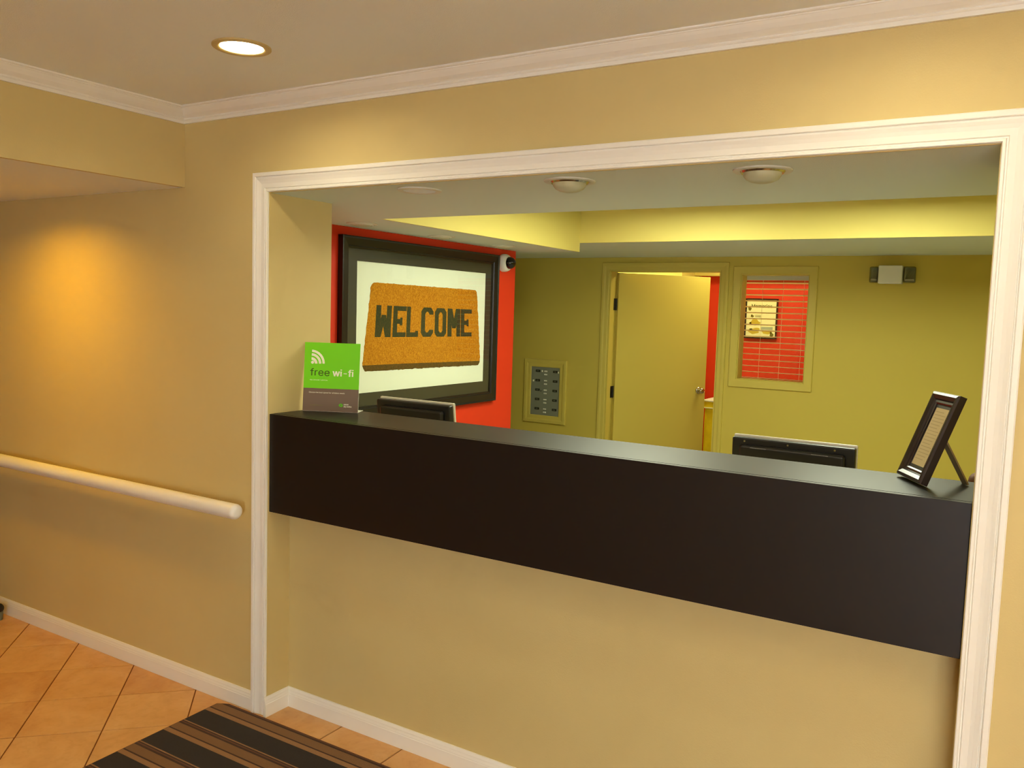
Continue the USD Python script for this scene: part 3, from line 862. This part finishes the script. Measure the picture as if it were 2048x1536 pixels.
fmw = 0.033
prf = [(0, -FTH), (0, -0.010), (0.004, -0.008), (0.010, -0.0085), (0.014, -0.004), (0.024, 0.0), (0.030, -0.001), (0.033, -0.006), (0.033, -FTH)]
q = mitre_frame(prf, fmw, FWD - fmw, fmw, FHT - fmw, 0)          # wall at y = 0, d along -y
for s in 'ltrb':
    m = q[s].copy()
    v = m.vertices.copy()
    m.vertices = np.c_[v[:, 0], v[:, 2], -v[:, 1]]
    m.fix_normals()
    obj('frame_rail', fplace(m), 'frame_espresso', df)
obj('notice', fplace(bx(fmw + 0.007, FWD - fmw - 0.002, fmw + 0.010, FHT - fmw - 0.010, -0.013, -0.0115)), 'paper', df, label='cream paper notice')
obj('inner_mat', fplace(bx(fmw - 0.001, FWD - fmw + 0.001, fmw - 0.001, FHT - fmw + 0.001, -0.016, -0.013)), 'mat_board', df)
for k in range(16):
    z = FHT - fmw - 0.022 - 0.0092 * k
    w = (0.045, 0.062, 0.058, 0.064, 0.052)[k % 5]
    obj('text_line', fplace(bx(fmw + 0.014, fmw + 0.014 + w, z, z + 0.0022, -0.0115, -0.0112)), 'paper_ink', df)
obj('backing', fplace(bx(0.006, FWD - 0.006, 0.006, FHT - 0.006, -FTH - 0.003, -FTH)), 'chair_brown', df)
# strut: from mid back down to the counter
s0 = fb + 0.5 * FWD * fe + 0.60 * FHT * fu - (FTH + 0.003) * fn
s1 = np.array([0.5 * FWD + 0.018, 0.150, 0.002])
dv = s1 - s0
sl = np.linalg.norm(dv); dv = dv / sl
st = bx(-0.017, 0.017, -0.002, 0.002, 0, sl)
wv = np.array([1.0, 0, 0]); wv = wv - (wv @ dv) * dv; wv /= np.linalg.norm(wv)
plain('strut_board', (142, 118, 72), 0.6)
obj('easel_strut', place(st, s0, wv, np.cross(dv, wv), dv), 'strut_board', df, label='brown easel strut behind the frame')

# ------------------------------------------------------------------ desk and monitors behind the counter
dk = thing('work_desk', 'low grey work desk behind the counter carrying both monitors', 'desk')
obj('desk_top', rbox(0.02, W - 0.06, YCB + 0.03, 1.05, 0.725, 0.755, 0.003), 'desk_laminate', dk)
for x in (0.05, 1.2, W - 0.13):
    obj('leg', bx(x, x + 0.04, 0.42, 1.0, 0.0005, 0.725), 'desk_laminate', dk)


def monitor(label, x, y, ztop, tilt, yaw=0.0, w=0.405, vents=True):
    t = thing('monitor', label, 'monitor', (x, y, 0.755), yaw)
    h = 0.30
    T = trimesh.transformations.rotation_matrix(math.radians(tilt), (1, 0, 0))
    zc = ztop - 0.755

    def pl(m):
        m = m.copy(); m.apply_transform(T); m.apply_translation((0, 0, zc)); return m
    # local: top edge at z = 0, back at -y
    obj('bezel', pl(rbox(0, w, 0.028, 0.042, -h, 0, 0.004)), 'silver_plastic', t, smooth=30, label='pale silver front bezel')
    obj('screen', pl(bx(0.016, w - 0.016, 0.042, 0.0425, -h + 0.03, -0.016)), 'black_plastic', t)
    obj('rear_shell', pl(rbox(0.002, w - 0.002, 0.0, 0.028, -h + 0.004, -0.006, 0.006)), 'black_plastic', t, smooth=30)
    cov = pl(rbox(0.03, w - 0.03, -0.014, 0.004, -h + 0.03, -0.028, 0.012))
    obj('rear_cover', cov, 'black_plastic', t, smooth=30)
    if vents:
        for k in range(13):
            obj('vent_rib', pl(rbox(0.070 + 0.0042 * k, 0.0718 + 0.0042 * k, -0.0185, -0.010, -0.085, -0.034, 0.0006, 1)), 'vent_lit_grey', t)
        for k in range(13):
            obj('vent_rib', pl(rbox(0.270 + 0.0042 * k, 0.2718 + 0.0042 * k, -0.0185, -0.010, -0.085, -0.034, 0.0006, 1)), 'vent_lit_grey', t)
        for xx in (0.045, 0.19, 0.34):
            obj('screw', pl(cyl((xx, -0.0012, -0.017), (xx, 0.002, -0.017), 0.0035, 10)), 'chrome', t)
    obj('neck', rbox(w / 2 - 0.04, w / 2 + 0.04, 0.0, 0.026, 0.012, zc - h + 0.09, 0.004), 'black_plastic', t)
    obj('foot', rbox(w / 2 - 0.11, w / 2 + 0.11, -0.06, 0.12, 0.0005, 0.013, 0.004), 'black_plastic', t)
    return t


monitor('black monitor seen from behind, below the doormat picture', 0.118, 0.50, 1.2665, 8.0, 0.0, 0.395, vents=False)
monitor('black monitor seen from behind with ribbed vents, near the right end of the counter', 1.668, 0.56, 1.2575, 3.0, 0.0, 0.405)

# ------------------------------------------------------------------ desk chair, of which only a corner of the back shows
ch = thing('desk_chair', 'brown high-backed desk chair peeking over the right end of the counter', 'chair', (2.615, 0.86, 0))
bk = rbox(-0.235, 0.235, -0.035, 0.035, 0.56, 1.175, 0.03, 4)
obj('backrest', bk, 'chair_brown', ch, smooth=30)
obj('seat', rbox(-0.24, 0.24, 0.03, 0.50, 0.44, 0.52, 0.03, 3), 'chair_brown', ch, smooth=30)
obj('back_bar', bx(-0.03, 0.03, 0.03, 0.05, 0.46, 0.75), 'black_plastic', ch)
obj('post', cyl((0, 0.26, 0.06), (0, 0.26, 0.45), 0.025, 16), 'black_plastic', ch)
for k in range(5):
    t = 2 * math.pi * k / 5
    p_ = np.array([0.27 * math.cos(t), 0.26 + 0.27 * math.sin(t), 0.065])
    obj('leg', cyl((0, 0.26, 0.085), p_, 0.02, 10, 0.014), 'black_plastic', ch)
    obj('caster', cyl(p_ + [-0.012, 0, -0.04], p_ + [0.012, 0, -0.04], 0.025, 16), 'black_plastic', ch)

# ------------------------------------------------------------------ yellow linen cart in the small room
cart = thing('housekeeping_cart', 'yellow vinyl bag on a white cart, seen in the gap beside the open door', 'cart', (0, 0, 0))
obj('bag', rbox(-0.05, 0.42, 5.42, 5.80, 0.17, 0.815, 0.03, 3), 'vinyl_yellow', cart, smooth=30)
obj('rim', [rbox(-0.065, 0.435, 5.405, 5.815, 0.862, 0.880, 0.006)], 'white_plastic', cart)
obj('collar', bx(-0.058, 0.428, 5.412, 5.808, 0.805, 0.864), 'vinyl_yellow', cart)
obj('hem', bx(-0.062, 0.432, 5.408, 5.812, 0.800, 0.812), 'poster_paper', cart)
obj('handle', [cyl((-0.06, 5.43, 0.875), (-0.085, 5.43, 0.96), 0.010, 12)], 'white_plastic', cart)
for x in (-0.03, 0.40):
    for y in (5.44, 5.78):
        obj('leg', cyl((x, y, 0.05), (x, y, 0.2), 0.012, 10), 'white_plastic', cart)
        obj('caster', cyl((x - 0.01, y, 0.0255), (x + 0.01, y, 0.0255), 0.025, 14), 'black_plastic', cart)

# ------------------------------------------------------------------ rug
rg = Polygon([(-0.232, -0.055), (-0.19, -0.030), (2.30, -0.030), (2.30, -1.28), (-0.205, -1.28)])
rm = trimesh.creation.extrude_polygon(rg.segmentize(0.05), 0.0065, engine='earcut')
rm.apply_translation((0, 0, 0.0002))
rug = thing('striped_rug', 'dark rug with brown and black stripes lying in front of the counter', 'rug')
obj('pile', rm, 'rug_pile', rug)
edge = rg.exterior.buffer(0.003).difference(rg)
obj('binding', trimesh.creation.extrude_polygon(edge, 0.006, engine='earcut').apply_translation((0, 0, 0.0002)), 'chair_brown', rug)

# ------------------------------------------------------------------ stool whose foot shows at the left edge
stl = thing('swivel_stool', 'black swivel stool whose foot shows at the left edge of the photo', 'stool', (-2.166, -0.277, 0))
for k in range(5):
    t = math.atan2(0.26, 0.33) + 2 * math.pi * k / 5
    p_ = np.array([0.36 * math.cos(t), 0.33 * math.sin(t), 0.062])
    obj('leg', cyl((0, 0, 0.095), p_, 0.022, 12, 0.017), 'stool_black', stl)
    obj('hood', trimesh.creation.icosphere(2, 0.026).apply_translation(p_ + [0, 0, -0.002]), 'stool_black', stl, smooth=True)
    obj('glide', cyl(p_ * [1, 1, 0] + [0, 0, 0.0005], p_ * [1, 1, 0] + [0, 0, 0.045], 0.019, 16, 0.022), 'glide_grey', stl, smooth=40)
obj('post', cyl((0, 0, 0.09), (0, 0, 0.46), 0.022, 16), 'stool_black', stl)
obj('seat', lathe([(0, 0.45), (0.17, 0.45), (0.185, 0.465), (0.185, 0.5), (0.165, 0.52), (0, 0.525)], 36), 'stool_black', stl, smooth=40)

# ------------------------------------------------------------------ entrance glazing behind the camera
w2 = thing('window_2', 'glazed entrance front behind the camera that lets daylight in', 'window', kind='structure')
n_ = 3
for k in range(n_ + 1):
    x = SX0 + (SX1 - SX0) * k / n_
    obj('mullion', bx(max(x - 0.03, SX0), min(x + 0.03, SX1), RY - 0.11, RY - 0.05, SZ0, SZ1), 'dark_plastic', w2)
for k in range(n_):
    x0 = SX0 + (SX1 - SX0) * k / n_ + 0.03
    x1 = SX0 + (SX1 - SX0) * (k + 1) / n_ - 0.03
    obj('pane', bx(x0, x1, RY - 0.083, RY - 0.077, SZ0, SZ1), 'glass', w2)
